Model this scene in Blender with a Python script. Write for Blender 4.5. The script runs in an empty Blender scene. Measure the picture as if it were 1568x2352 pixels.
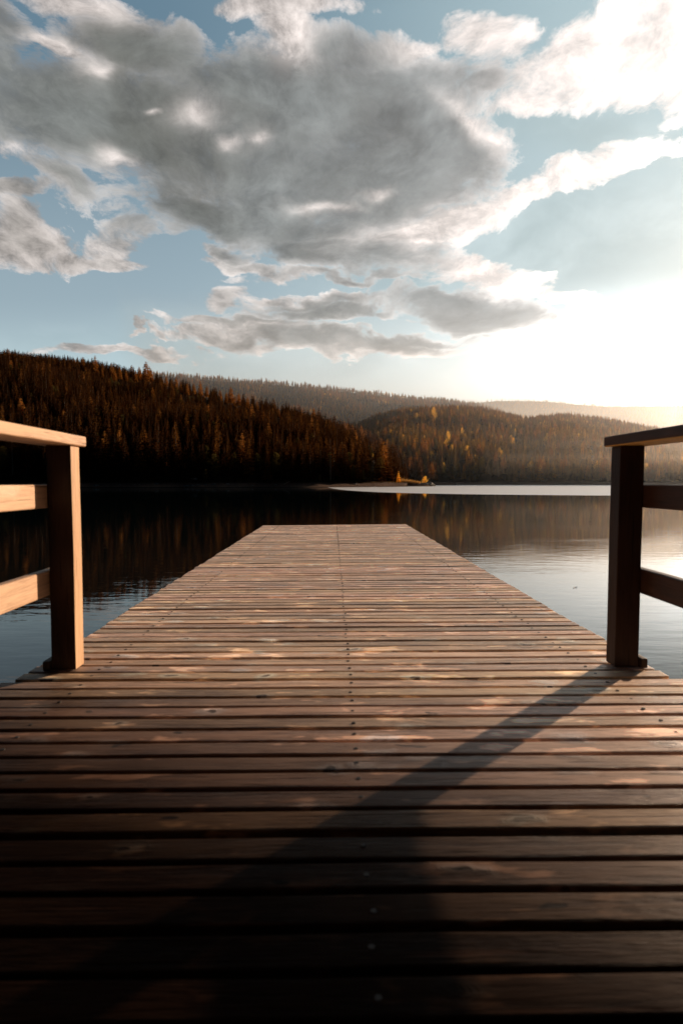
import bpy, bmesh, math, random
from mathutils import Vector, Matrix, noise as mnoise
R = math.radians
C = bpy.context.scene.collection
rnd = random.Random(7)

# ------------------------------------------------------------------ scene frame
CAM_H = 2.0            # eye above the water
DECK = 1.16            # top of the boards above the water
PITCH, YAW = 3.0, 0.85
FPX = 1323.0
SUN_AZ, SUN_EL = 46.0, 11.4   # degrees right of the jetty's axis, above the horizon

def uv(px, py):
    """a direction seen from the end of the jetty, as x/y and z/y of the world"""
    a, b = (px - 784) / FPX, (1176 - py) / FPX
    th, ps = R(PITCH), R(YAW)
    y = math.cos(th) + b * math.sin(th); z = -math.sin(th) + b * math.cos(th); x = a
    X = x * math.cos(ps) + y * math.sin(ps); Y = y * math.cos(ps) - x * math.sin(ps)
    return X / Y, z / Y

# ------------------------------------------------------------------ helpers
def link(name, me, parent=None, loc=None):
    o = bpy.data.objects.new(name, me); C.objects.link(o)
    if parent: o.parent = parent
    if loc is not None: o.location = loc
    return o

def obj(name, bm, mats, parent=None, smooth=False, loc=None):
    me = bpy.data.meshes.new(name)
    bm.to_mesh(me); bm.free()
    if smooth: me.polygons.foreach_set('use_smooth', [True] * len(me.polygons))
    for m in (mats if isinstance(mats, (list, tuple)) else [mats]): me.materials.append(m)
    return link(name, me, parent, loc)

def tag(o, label=None, cat=None, group=None, kind=None):
    if label: o['label'] = label
    if cat: o['category'] = cat
    if group: o['group'] = group
    if kind: o['kind'] = kind
    return o

def empty(name, loc=(0, 0, 0)):
    return link(name, None, loc=loc)

def box(bm, x0, x1, y0, y1, z0, z1, bev=0.006, seg=2, mi=0, cuts=0, axis=None, wob=0.0, seed=0):
    r = bmesh.ops.create_cube(bm, size=1.0)
    vs = r['verts']
    for v in vs:
        v.co = Vector(((x0 + x1) / 2 + v.co.x * (x1 - x0), (y0 + y1) / 2 + v.co.y * (y1 - y0), (z0 + z1) / 2 + v.co.z * (z1 - z0)))
    es = list({e for v in vs for e in v.link_edges})
    fs = list({f for v in vs for f in v.link_faces})
    if bev:
        rr = bmesh.ops.bevel(bm, geom=es, offset=bev, segments=seg, profile=0.6, affect='EDGES')
        vs = list({v for f in rr['faces'] for v in f.verts} | {v for v in vs if v.is_valid})
        fs = list({f for v in vs for f in v.link_faces})
    if cuts:
        for k in range(1, cuts):
            c = [x0, y0, z0][axis] + ([x1, y1, z1][axis] - [x0, y0, z0][axis]) * k / cuts
            geom = list(vs) + list({e for v in vs for e in v.link_edges}) + list({f for v in vs for f in v.link_faces})
            co = [0, 0, 0]; co[axis] = c; no = [0, 0, 0]; no[axis] = 1
            rr = bmesh.ops.bisect_plane(bm, geom=geom, plane_co=co, plane_no=no)
            vs = list(set(vs) | {g for g in rr['geom'] if isinstance(g, bmesh.types.BMVert)} | {g for g in rr['geom_cut'] if isinstance(g, bmesh.types.BMVert)})
        if wob:
            for v in vs:
                s = v.co[axis] * 1.7 + seed * 13.1
                for a in range(3):
                    if a != axis: v.co[a] += wob * mnoise.noise(Vector((s, seed * 3.7 + a * 5.3, 0.3)))
        fs = list({f for v in vs for f in v.link_faces})
    for f in fs: f.material_index = mi
    return vs

# ------------------------------------------------------------------ node helper
class NT:
    def __init__(s, t): s.t = t
    def n(s, ty, **k):
        nd = s.t.nodes.new(ty)
        for a, b in k.items(): setattr(nd, a, b)
        return nd
    def put(s, sock, v):
        if v is None: return
        if isinstance(v, bpy.types.NodeSocket): s.t.links.new(v, sock)
        else: sock.default_value = v
    def m(s, op, a, b=None, c=None, clamp=False):
        nd = s.n('ShaderNodeMath', operation=op, use_clamp=clamp)
        s.put(nd.inputs[0], a); s.put(nd.inputs[1], b)
        if c is not None: s.put(nd.inputs[2], c)
        return nd.outputs[0]
    def vm(s, op, a, b=None, sc=None):
        nd = s.n('ShaderNodeVectorMath', operation=op)
        s.put(nd.inputs[0], a)
        if b is not None: s.put(nd.inputs[1], b)
        if sc is not None: s.put(nd.inputs['Scale'], sc)
        return nd.outputs['Value'] if op in ('LENGTH', 'DOT_PRODUCT') else nd.outputs[0]
    def mr(s, v, a, b, c=0.0, d=1.0, smooth=True):
        nd = s.n('ShaderNodeMapRange', interpolation_type='SMOOTHSTEP' if smooth else 'LINEAR')
        s.put(nd.inputs[0], v)
        for i, x in enumerate((a, b, c, d)): s.put(nd.inputs[i + 1], x)
        return nd.outputs[0]
    def mix(s, f, a, b, mode='MIX'):
        nd = s.n('ShaderNodeMix', data_type='RGBA', blend_type=mode)
        s.put(nd.inputs[0], f); s.put(nd.inputs[6], a); s.put(nd.inputs[7], b)
        return nd.outputs[2]
    def noise(s, vec, scale, detail=4, rough=0.5, dist=0.0, dims='3D', out=0):
        nd = s.n('ShaderNodeTexNoise', noise_dimensions=dims)
        if vec is not None: s.put(nd.inputs['Vector'], vec)
        nd.inputs['Scale'].default_value = scale; nd.inputs['Detail'].default_value = detail
        nd.inputs['Roughness'].default_value = rough; nd.inputs['Distortion'].default_value = dist
        return nd.outputs[out]
    def mapping(s, vec, loc=(0, 0, 0), rot=(0, 0, 0), sc=(1, 1, 1), ty='POINT'):
        nd = s.n('ShaderNodeMapping', vector_type=ty)
        s.put(nd.inputs[0], vec); nd.inputs[1].default_value = loc; nd.inputs[2].default_value = rot; nd.inputs[3].default_value = sc
        return nd.outputs[0]
    def xyz(s, v):
        nd = s.n('ShaderNodeSeparateXYZ'); s.put(nd.inputs[0], v); return nd.outputs
    def comb(s, x, y, z):
        nd = s.n('ShaderNodeCombineXYZ')
        for i, q in enumerate((x, y, z)): s.put(nd.inputs[i], q)
        return nd.outputs[0]
    def ramp(s, f, stops):
        nd = s.n('ShaderNodeValToRGB'); s.put(nd.inputs[0], f)
        e = nd.color_ramp.elements
        while len(e) < len(stops): e.new(0.5)
        for k, (p, c) in enumerate(stops): e[k].position = p; e[k].color = (*c, 1)
        return nd.outputs[0]

def mat(name):
    m = bpy.data.materials.new(name); m.use_nodes = True
    t = m.node_tree
    p = t.nodes['Principled BSDF']
    return m, NT(t), p, t.nodes['Material Output']

def bump(N, p, h, strength, dist=0.01):
    b = N.n('ShaderNodeBump'); b.inputs['Strength'].default_value = strength; b.inputs['Distance'].default_value = dist
    N.put(b.inputs['Height'], h); N.t.links.new(b.outputs[0], p.inputs['Normal'])

# ------------------------------------------------------------------ wood
def wood(name, axis, dark, light, rough=(0.35, 0.6), knots=1.0, bumps=0.5, near_shade=False, tone=False):
    m, N, p, out = mat(name)
    tc = N.n('ShaderNodeTexCoord').outputs['Object']
    sc = [1, 1, 1]; sc[axis] = 0.06
    seed = None
    v = tc
    if tone:
        at = N.n('ShaderNodeAttribute', attribute_name='tone')
        ax = N.xyz(at.outputs['Color'])
        v = N.vm('ADD', tc, N.vm('SCALE', at.outputs['Vector'], sc=37.0))
    g = N.mapping(v, sc=tuple(sc))
    warp = N.noise(N.mapping(v, sc=tuple(0.35 if i == axis else 1 for i in range(3))), 6, 3)
    fine = N.noise(g, 160, 3, 0.65, 0.6)
    mid = N.noise(g, 38, 4, 0.6, 1.2)
    big = N.noise(N.mapping(v, sc=tuple(0.3 if i == axis else 1.3 for i in range(3))), 5.5, 5, 0.62)
    f = N.m('ADD', N.m('MULTIPLY', fine, 0.35), N.m('ADD', N.m('MULTIPLY', mid, 0.45), N.m('MULTIPLY', big, 0.55)))
    f = N.mr(f, 0.40, 0.80)
    col = N.mix(f, (*dark, 1), (*light, 1))
    # worn pale flecks around the knots
    wv = N.vm('ADD', N.mapping(v, sc=tuple(0.45 if i == axis else 1 for i in range(3))), N.vm('SCALE', N.noise(v, 9, 2, out=1), sc=0.09))
    vo = N.n('ShaderNodeTexVoronoi', voronoi_dimensions='2D' if tone else '3D'); vo.inputs['Scale'].default_value = 7.0 if tone else 5.2; N.put(vo.inputs['Vector'], wv)
    d = vo.outputs['Distance']
    halo = N.m('MULTIPLY', N.mr(d, 0.26, 0.06), N.mr(N.xyz(vo.outputs['Color'])[0], 0.3, 0.55))
    core = N.m('MULTIPLY', N.mr(d, 0.085, 0.05), N.mr(N.xyz(vo.outputs['Color'])[1], 0.45, 0.6))
    ring = N.mr(N.m('SINE', N.m('MULTIPLY', d, 130.0)), -1, 1)
    halo = N.m('MULTIPLY', halo, N.m('MULTIPLY', N.m('ADD', N.m('MULTIPLY', ring, 0.3), 0.7), min(1.0, 1.0 * knots)))
    lt = tuple(min(1, c * 2.1) for c in light)
    col = N.mix(halo, col, (*lt, 1))
    col = N.mix(N.m('MULTIPLY', core, 0.95 * knots), col, (dark[0] * .35, dark[1] * .3, dark[2] * .3, 1))
    if tone:
        k = N.m('ADD', 0.62, N.m('MULTIPLY', ax[0], 0.7))
        col = N.mix(1.0, col, N.comb(k, N.m('MULTIPLY', k, N.m('ADD', .94, N.m('MULTIPLY', ax[1], .12))), N.m('MULTIPLY', k, N.m('ADD', .88, N.m('MULTIPLY', ax[2], .24)))), 'MULTIPLY')
    ry = None
    if near_shade:
        # shade over the near left boards, painted into colour and gloss
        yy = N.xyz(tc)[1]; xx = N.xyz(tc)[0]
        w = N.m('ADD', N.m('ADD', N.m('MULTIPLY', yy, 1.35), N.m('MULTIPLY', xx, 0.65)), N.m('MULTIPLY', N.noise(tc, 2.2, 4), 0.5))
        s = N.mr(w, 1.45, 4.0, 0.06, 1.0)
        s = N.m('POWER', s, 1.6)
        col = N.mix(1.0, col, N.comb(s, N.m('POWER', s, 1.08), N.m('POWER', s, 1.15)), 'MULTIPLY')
    if tone:
        # bleached flecks where the grain has lifted
        fl = N.noise(N.mapping(v, sc=(0.33, 1, 1)), 13, 3, 0.6)
        fm_ = N.m('MULTIPLY', N.mr(fl, 0.57, 0.66), N.mr(big, 0.40, 0.54))
        col = N.mix(N.m('MULTIPLY', fm_, 0.95), col, N.mix(1, col, (3.2, 3.3, 3.3, 1), 'MULTIPLY'))
        dk = N.mr(N.noise(N.mapping(v, sc=(0.25, 1, 1)), 9, 4, 0.6), 0.56, 0.68)
        col = N.mix(N.m('MULTIPLY', dk, 0.55), col, N.mix(1, col, (.45, .40, .36, 1), 'MULTIPLY'))
        p.inputs['Sheen Weight'].default_value = 0.35; p.inputs['Sheen Roughness'].default_value = 0.4
        p.inputs['Sheen Tint'].default_value = (1, .85, .78, 1)
    # fine cracks
    cr = N.noise(N.mapping(v, sc=tuple(0.025 if i == axis else 1 for i in range(3))), 90, 2, 0.5, 0.3)
    ck = N.mr(cr, 0.36, 0.31)
    col = N.mix(N.m('MULTIPLY', ck, 0.7), col, (dark[0] * .25, dark[1] * .25, dark[2] * .25, 1))
    N.put(p.inputs['Base Color'], col)
    N.put(p.inputs['Roughness'], N.mr(N.m('ADD', N.m('MULTIPLY', big, .7), N.m('MULTIPLY', mid, .3)), 0.35, 0.65, rough[0], rough[1]))
    N.put(p.inputs['Specular IOR Level'], N.m('MULTIPLY', s, 0.85) if near_shade else 0.3)
    if near_shade: N.put(p.inputs['Sheen Weight'], N.m('MULTIPLY', s, 0.35))
    h = N.m('ADD', N.m('MULTIPLY', f, 0.6), N.m('ADD', N.m('MULTIPLY', ck, -1.2), N.m('ADD', N.m('MULTIPLY', halo, 0.5), N.m('MULTIPLY', big, 0.8))))
    bump(N, p, h, bumps, 0.004)
    return m

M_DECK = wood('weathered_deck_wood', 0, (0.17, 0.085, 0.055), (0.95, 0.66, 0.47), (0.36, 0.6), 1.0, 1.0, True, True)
M_RAIL = wood('rail_wood', 1, (0.46, 0.27, 0.16), (0.86, 0.60, 0.40), (0.45, 0.7), 0.35, 0.4)
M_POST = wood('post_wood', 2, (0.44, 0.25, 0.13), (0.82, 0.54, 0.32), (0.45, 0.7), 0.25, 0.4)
M_STAIN = wood('shaded_post_wood', 2, (0.024, 0.012, 0.008), (0.06, 0.03, 0.02), (0.45, 0.7), 0.25, 0.4)  # post shade painted as dark wood: shore side left, all faces right
M_RAIL_SHADE = wood('shaded_rail_wood', 1, (0.045, 0.025, 0.016), (0.12, 0.065, 0.045), (0.4, 0.65), 0.25, 0.4)  # shade of the right railing painted in as a dark rail colour
M_UNDER = wood('bounce_lit_wood', 1, (0.80, 0.42, 0.10), (0.95, 0.60, 0.18), (0.5, 0.7), 0.2, 0.3)  # light bounced off the water, painted as an orange handrail underside
M_BEAM = wood('beam_wood', 1, (0.03, 0.02, 0.015), (0.08, 0.055, 0.04), (0.5, 0.8), 0.3, 0.4)

def plain(name, col, rough=0.6, metal=0.0, noise_s=None, col2=None, bs=0.0, bd=0.05):
    m, N, p, out = mat(name)
    p.inputs['Roughness'].default_value = rough; p.inputs['Metallic'].default_value = metal
    if noise_s:
        tc = N.n('ShaderNodeTexCoord').outputs['Object']
        f = N.noise(tc, noise_s, 6, 0.62)
        N.put(p.inputs['Base Color'], N.mix(N.mr(f, 0.35, 0.65), (*col, 1), (*col2, 1)))
        if bs: bump(N, p, f, bs, bd)
    else:
        p.inputs['Base Color'].default_value = (*col, 1)
    return m
M_SCREW = plain('screw_steel', (0.015, 0.013, 0.012), 0.6, 0.3)

# ------------------------------------------------------------------ the jetty
XL, XR = -1.345, 1.445
jetty = tag(empty('wooden_jetty', (0, 5, 0)), 'weathered brown plank jetty running out over the lake', 'jetty')
def off(o):
    o.location = (0, -5, 0); return o

def boards(name, y0, y1, xl, xr, pitch=0.098, w=0.078, screws=True, seed=1):
    bm = bmesh.new(); r = random.Random(seed)
    lay = bm.loops.layers.float_color.new('tone')
    y = y0; k = 0
    while y < y1 - 0.02:
        t = (r.random(), r.random(), r.random(), 1)
        dw = r.uniform(-0.0015, 0.0015); dz = r.uniform(-0.0025, 0.0025)
        a, b = xl - r.uniform(-0.006, 0.008), xr + r.uniform(-0.006, 0.008)
        vs = box(bm, a, b, y + (pitch - w) / 2 + dw, y + (pitch + w) / 2 + dw, DECK - 0.028 + dz, DECK + dz, 0.005, 2, 0, 9, 0, 0.004, seed * 91 + k)
        for f in {f for v in vs for f in v.link_faces}:
            for l in f.loops: l[lay] = t
        if screws:
            for sx in (-1.04, 0.075, 1.15):
                c = Vector((sx + r.uniform(-.006, .006), y + pitch / 2 + r.uniform(-.008, .008), DECK + dz + 0.0005))
                rr = bmesh.ops.create_cone(bm, cap_ends=True, segments=10, radius1=0.0075, radius2=0.006, depth=0.003, matrix=Matrix.Translation(c))
                for f in {f for v in rr['verts'] for f in v.link_faces}: f.material_index = 1
        y += pitch; k += 1
    return off(obj(name, bm, [M_DECK, M_SCREW], jetty)), y

STEP = 2.415
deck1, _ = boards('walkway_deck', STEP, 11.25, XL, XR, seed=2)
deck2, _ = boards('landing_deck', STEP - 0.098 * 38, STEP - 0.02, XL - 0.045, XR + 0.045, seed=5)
# skew the far end a little, as the walkway is cut
for v in deck1.data.vertices:
    if v.co.y > 2.7: v.co.y += (v.co.y - 2.7) / 8.5 * (v.co.x / 1.4) * 0.16
for sx in (XL + 0.09, 0.075, XR - 0.09):
    bm = bmesh.new(); box(bm, sx - 0.04, sx + 0.04, -1.1, 11.1, DECK - 0.185, DECK - 0.034, 0.004)
    off(obj('joist', bm, M_BEAM, jetty))
for sy in (0.4, 3.6, 7.2, 10.6):
    bm = bmesh.new(); box(bm, XL + 0.02, XR - 0.02, sy - 0.05, sy + 0.05, DECK - 0.33, DECK - 0.188, 0.004)
    off(obj('crossbeam', bm, M_BEAM, jetty))
    for sx in (XL + 0.18, XR - 0.18):
        bm = bmesh.new()
        bmesh.ops.create_cone(bm, cap_ends=True, segments=14, radius1=0.1, radius2=0.09, depth=2.5, matrix=Matrix.Translation((sx, sy, DECK - 0.334 - 1.25)))
        off(obj('pile', bm, M_BEAM, jetty, True))

# ------------------------------------------------------------------ railings
def railing(sx, inner, label):
    """sx = -1 left, 1 right; inner = x of the post's inner face"""
    rt = tag(empty('wooden_railing', (inner, 2.6, DECK)), label, 'railing', 'railings on both sides of the landing')
    ox, oy, oz = inner, 2.6, DECK
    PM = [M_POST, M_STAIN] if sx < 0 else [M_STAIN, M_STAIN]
    RM = [M_RAIL, M_RAIL] if sx < 0 else [M_RAIL_SHADE, M_UNDER]
    def pt(name, bm, m):
        bm.normal_update()
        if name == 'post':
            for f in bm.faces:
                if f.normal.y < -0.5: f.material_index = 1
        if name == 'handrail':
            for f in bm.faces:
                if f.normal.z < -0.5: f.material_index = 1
        o = obj(name, bm, m, rt); o.location = (-ox, -oy, -oz); return o
    def X(a, b): a, b = inner + sx * a, inner + sx * b; return (min(a, b), max(a, b))
    for py in (2.545, 0.35, -1.0):
        bm = bmesh.new(); a, b = X(0, 0.108)
        box(bm, a, b, py, py + 0.085, DECK + 0.002 if py < 2.4 else DECK - 0.03 + 0.034, DECK + 1.0, 0.004, 2, 0, 6, 2, 0.003, py + sx * 3)
        pt('post', bm, PM)
    bm = bmesh.new(); a, b = X(-0.022, 0.155)
    box(bm, a, b, -1.2, 2.66, DECK + 1.002, DECK + 1.048, 0.008, 3, 0, 14, 1, 0.006, 4 + sx)
    pt('handrail', bm, RM)
    for z0, z1, q in ((0.725, 0.828, 1), (0.336, 0.448, 2)):
        bm = bmesh.new(); a, b = X(0.110, 0.15)
        box(bm, a, b, -1.15, 2.645, DECK + z0, DECK + z1, 0.008, 3, 0, 14, 1, 0.004, q * 5 + sx)
        pt('rail', bm, RM[0])
    bm = bmesh.new(); a, b = X(0.112, 0.142)
    box(bm, a, b, 2.53, 2.64, DECK - 0.002 + 0.004, DECK + 0.045, 0.006)
    pt('foot_block', bm, M_BEAM)  # small dark block added where a board end shows beside the post
    return rt
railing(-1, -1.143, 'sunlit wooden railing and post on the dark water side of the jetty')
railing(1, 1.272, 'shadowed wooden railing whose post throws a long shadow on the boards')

# ------------------------------------------------------------------ water
def water_mat():
    m, N, p, out = mat('lake_water')
    tc = N.n('ShaderNodeNewGeometry').outputs['Position']
    X, Y, Z = N.xyz(tc)[0:3]
    p.inputs['Base Color'].default_value = (0.004, 0.010, 0.012, 1)
    p.inputs['IOR'].default_value = 1.33
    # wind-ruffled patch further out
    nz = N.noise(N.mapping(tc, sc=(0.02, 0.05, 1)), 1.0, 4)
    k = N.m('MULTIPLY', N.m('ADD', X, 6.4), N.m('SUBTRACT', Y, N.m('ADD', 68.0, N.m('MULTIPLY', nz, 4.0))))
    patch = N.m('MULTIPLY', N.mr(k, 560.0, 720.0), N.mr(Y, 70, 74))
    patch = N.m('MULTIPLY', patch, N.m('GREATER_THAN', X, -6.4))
    # ripples: long low swell and small wavelets, stronger in cat's paws
    n1 = N.noise(N.mapping(tc, rot=(0, 0, R(8)), sc=(1.2, 3.4, 1)), 1.0, 3, 0.5)
    n2 = N.noise(N.mapping(tc, rot=(0, 0, R(-12)), sc=(3.0, 8.5, 1)), 1.0, 3, 0.55)
    paw = N.mr(N.noise(N.mapping(tc, sc=(0.10, 0.22, 1)), 1.0, 3), 0.45, 0.68, 0.04, 1.0)
    h = N.m('ADD', N.m('MULTIPLY', n1, 0.28), N.m('MULTIPLY', n2, N.m('MULTIPLY', paw, 0.35)))
    near = N.mr(Y, 4, 60, 1.0, 0.25)
    b = N.n('ShaderNodeBump'); b.inputs['Distance'].default_value = 0.022
    N.put(b.inputs['Strength'], N.m('MULTIPLY', near, 0.55)); N.put(b.inputs['Height'], h)
    N.t.links.new(b.outputs[0], p.inputs['Normal'])
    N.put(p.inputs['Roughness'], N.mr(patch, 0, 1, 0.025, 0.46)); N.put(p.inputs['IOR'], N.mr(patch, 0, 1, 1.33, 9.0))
    N.put(p.inputs['Base Color'], N.mix(patch, (0.004, 0.010, 0.012, 1), (0.6, 0.62, 0.63, 1)))  # pale colour and high IOR paint a bright sky reflection into the patch
    return m
bm = bmesh.new()
xs = [-3500, -600, -100, -20, 20, 100, 600, 3500]; ys = [-400, -20, 20, 100, 400, 1200, 5000]
grid = [[bm.verts.new((x, y, 0)) for x in xs] for y in ys]
for j in range(len(ys) - 1):
    for i in range(len(xs) - 1): bm.faces.new((grid[j][i], grid[j][i + 1], grid[j + 1][i + 1], grid[j + 1][i]))
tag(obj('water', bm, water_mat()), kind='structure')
bm = bmesh.new()
vs = [bm.verts.new(c) for c in ((-3500, -400, -3), (3500, -400, -3), (3500, 5000, -3), (-3500, 5000, -3))]; bm.faces.new(vs)
tag(obj('lake_bed_ground', bm, plain('mud', (0.03, 0.025, 0.02), 0.9, 0, 0.5, (0.05, 0.04, 0.03))), kind='structure')

# ------------------------------------------------------------------ hills
def interp(tab, x):
    if x <= tab[0][0]: return tab[0][1]
    for (a, fa), (b, fb) in zip(tab, tab[1:]):
        if x <= b:
            t = (x - a) / (b - a); return fa + (fb - fa) * t
    return tab[-1][1]

class Hill:
    """a ridge: for each bearing the depth of its foot and crest, and how high the tree tops on its crest stand"""
    def __init__(s, name, crest, yb, yc, tree, zb=1.6, curve=1.0, foot=1.0):
        s.name, s.crest, s.yb, s.yc, s.tree, s.zb, s.curve, s.foot = name, crest, yb, yc, tree, zb, curve, foot
        s.u0, s.u1 = uv(crest[0][0], 1100)[0], uv(crest[-1][0], 1100)[0]
        s.cu = sorted((uv(px, py)[0], uv(px, py)[1]) for px, py in crest)
        s.ybu = [(uv(px, 1100)[0], y) for px, y in yb]; s.ycu = [(uv(px, 1100)[0], y) for px, y in yc]
    def z(s, u, Y):
        yb, yc = interp(s.ybu, u), interp(s.ycu, u)
        yb += 5 * mnoise.noise(Vector((u * 14, 3, yb * 0.0)))
        t = (Y - yb) / max(20.0, yc - yb)
        zc = max(s.zb + 0.3, interp(s.cu, u) * yc + CAM_H - s.tree * 0.86)
        if t <= 0:
            return max(-1.2, s.zb + (Y - yb) * 0.16)
        if t <= 1:
            f = t ** s.curve
            z = s.zb + (zc - s.zb) * f
            return z + min(t, 1 - t) * 0.22 * zc * mnoise.noise(Vector((u * Y * 0.012, Y * 0.012, 1.7)))
        return max(-1.0, zc - (t - 1) * 0.55 * zc - (t - 1) * 2)
    def mesh(s, m, nu=150, nt=56, back=0.8):
        bm = bmesh.new(); rows = []
        for i in range(nu + 1):
            u = s.u0 + (s.u1 - s.u0) * i / nu
            yb, yc = interp(s.ybu, u), interp(s.ycu, u)
            row = []
            a, b = yb - 26, yb + 26
            for j in range(nt + 1):
                if j <= 16: Y = a + (b - a) * j / 16
                else: Y = b + (yc + (yc - yb) * back - b) * (j - 16) / (nt - 16)
                zz = s.z(u, Y)
                if Y < yb + 30: zz += 0.25 * mnoise.noise(Vector((u * Y * 0.3, Y * 0.3, 5.5)))
                row.append(bm.verts.new((u * Y, Y, zz)))
            rows.append(row)
        for a, b in zip(rows, rows[1:]):
            for j in range(nt): bm.faces.new((a[j], b[j], b[j + 1], a[j + 1]))
        return tag(obj(s.name, bm, m, smooth=True), kind='structure')

def ground_at(u, Y):
    return max(h.z(u, Y) for h in (A, B, C1, C0, D, E) if h.u0 <= u <= h.u1)

def ground_mat(name, b1, b2):
    m, N, p, out = mat(name)
    tc = N.n('ShaderNodeNewGeometry').outputs['Position']
    Z = N.xyz(tc)[2]
    n = N.noise(tc, 0.6, 6, 0.65); n2 = N.noise(tc, 3.5, 4, 0.6)
    fl = N.mix(N.mr(n, 0.35, 0.65), (0.016, 0.012, 0.006, 1), (0.045, 0.030, 0.013, 1))
    bank = N.mix(N.mr(n2, 0.35, 0.62), (*b1, 1), (*b2, 1))
    c = N.mix(N.mr(N.m('ADD', Z, N.m('MULTIPLY', n, 0.8)), 1.7, 2.4), bank, fl)
    c = N.mix(N.mr(Z, 0.25, 0.05), c, (0.025, 0.018, 0.014, 1))
    N.put(p.inputs['Base Color'], c); p.inputs['Roughness'].default_value = 1.0; p.inputs['Specular IOR Level'].default_value = 0.05
    bump(N, p, n2, 0.6, 0.3)
    return m
M_GROUND = ground_mat('forest_floor', (0.09, 0.058, 0.042), (0.26, 0.18, 0.14))
M_SAND = ground_mat('sandy_shore', (0.40, 0.31, 0.26), (0.70, 0.58, 0.50))

A = Hill('left_hill',
    [(-500, 800), (-200, 802), (0, 808), (100, 814), (200, 826), (300, 848), (400, 872), (480, 892), (560, 912), (650, 930), (720, 950), (780, 970), (850, 1003), (890, 1028), (915, 1052), (935, 1100)],
    [(-500, 195), (0, 200), (200, 209), (500, 214), (750, 224), (860, 236), (900, 246), (935, 251)],
    [(-500, 900), (0, 860), (200, 820), (350, 740), (560, 610), (700, 500), (850, 370), (900, 310), (935, 280)], 15, 1.6, 0.92)
B = Hill('hazy_hill',
    [(150, 900), (260, 862), (345, 845), (450, 854), (530, 861), (650, 869), (750, 880), (850, 891), (950, 902), (1050, 912), (1090, 919), (1200, 945), (1300, 990)],
    [(150, 900), (1300, 900)], [(150, 1400), (700, 1450), (1300, 1500)], 17, 10, 0.8)
C1 = Hill('wooded_hill',
    [(760, 1000), (800, 972), (870, 942), (930, 928), (1000, 924), (1080, 926), (1150, 937), (1215, 951), (1250, 945), (1300, 941), (1350, 948), (1420, 958), (1480, 970), (1560, 983), (1700, 1000), (2100, 1040)],
    [(760, 340), (1000, 372), (1200, 366), (1400, 360), (2100, 330)],
    [(760, 900), (1000, 920), (1215, 980), (1300, 960), (1600, 900), (2100, 850)], 16, 1.2, 0.85)
C0 = Hill('low_spur',
    [(930, 1095), (980, 1068), (1040, 1045), (1100, 1026), (1180, 1012), (1260, 1010), (1330, 1016), (1400, 1030), (1470, 1052), (1560, 1075), (1700, 1090)],
    [(930, 368), (1000, 372), (1200, 366), (1400, 360), (1700, 345)],
    [(930, 410), (1100, 540), (1300, 580), (1500, 540), (1700, 450)], 14, 1.2, 0.9)
E = Hill('second_spur',
    [(600, 940), (700, 948), (800, 972), (860, 992), (920, 1014), (965, 1040), (1011, 1066), (1045, 1092)],
    [(600, 320), (860, 322), (1045, 352)], [(600, 640), (800, 540), (920, 470), (1011, 410), (1045, 380)], 14, 1.4, 0.9)
D = Hill('far_ridge',
    [(850, 960), (980, 925), (1090, 917), (1150, 913), (1250, 914), (1330, 922), (1400, 927), (1480, 926), (1568, 925), (1750, 930), (2200, 950)],
    [(850, 2100), (2200, 2100)], [(850, 2800), (2200, 2900)], 18, 20, 0.8)
for h in (A, B, C1, C0, D, E): h.mesh(M_SAND if h in (C1, C0) else M_GROUND)

# ------------------------------------------------------------------ foliage
def leaf_mat(name, c1, c2, trans=0.35, c3=None):
    m, N, p, out = mat(name)
    N.t.nodes.remove(p)
    oi = N.n('ShaderNodeObjectInfo').outputs['Random']
    tc = N.n('ShaderNodeTexCoord').outputs['Object']
    n = N.noise(tc, 0.9, 3)
    f = N.m('ADD', N.m('MULTIPLY', oi, 0.6), N.m('MULTIPLY', N.mr(n, .35, .65), 0.4))
    col = N.mix(f, (*c1, 1), (*c2, 1))
    if c3: col = N.mix(N.mr(N.m('FRACT', N.m('MULTIPLY', oi, 7.31)), 0.8, 0.92), col, (*c3, 1))
    d = N.n('ShaderNodeBsdfDiffuse'); t = N.n('ShaderNodeBsdfTranslucent'); mx = N.n('ShaderNodeMixShader')
    N.put(d.inputs[0], col); N.put(t.inputs[0], N.mix(0.5, col, N.mix(1, col, (1.6, 1.2, 0.5, 1), 'MULTIPLY')))
    mx.inputs[0].default_value = trans
    N.t.links.new(d.outputs[0], mx.inputs[1]); N.t.links.new(t.outputs[0], mx.inputs[2]); N.t.links.new(mx.outputs[0], out.inputs[0])
    return m
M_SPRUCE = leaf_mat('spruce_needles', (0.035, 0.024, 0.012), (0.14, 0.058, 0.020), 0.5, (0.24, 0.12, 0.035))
M_FAR = leaf_mat('sunlit_needles', (0.20, 0.165, 0.060), (0.46, 0.32, 0.105), 0.58, (0.70, 0.48, 0.13))  # lit copy of the spruce needles: sunlight painted into a paler colour
M_LARCH = leaf_mat('autumn_needles', (0.36, 0.20, 0.07), (0.58, 0.33, 0.11), 0.5)
M_GOLD = leaf_mat('golden_leaves', (0.85, 0.58, 0.13), (0.98, 0.78, 0.22), 0.72)
M_GREEN = leaf_mat('dull_green_leaves', (0.11, 0.105, 0.045), (0.20, 0.17, 0.07), 0.45)
M_PALE = leaf_mat('pale_leaves', (0.20, 0.18, 0.10), (0.30, 0.27, 0.15), 0.45)
M_BARK = plain('bark', (0.035, 0.026, 0.02), 0.9, 0, 3.0, (0.09, 0.07, 0.055))
M_PBARK = plain('pale_bark', (0.14, 0.12, 0.10), 0.9, 0, 2.0, (0.28, 0.25, 0.22))

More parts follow.
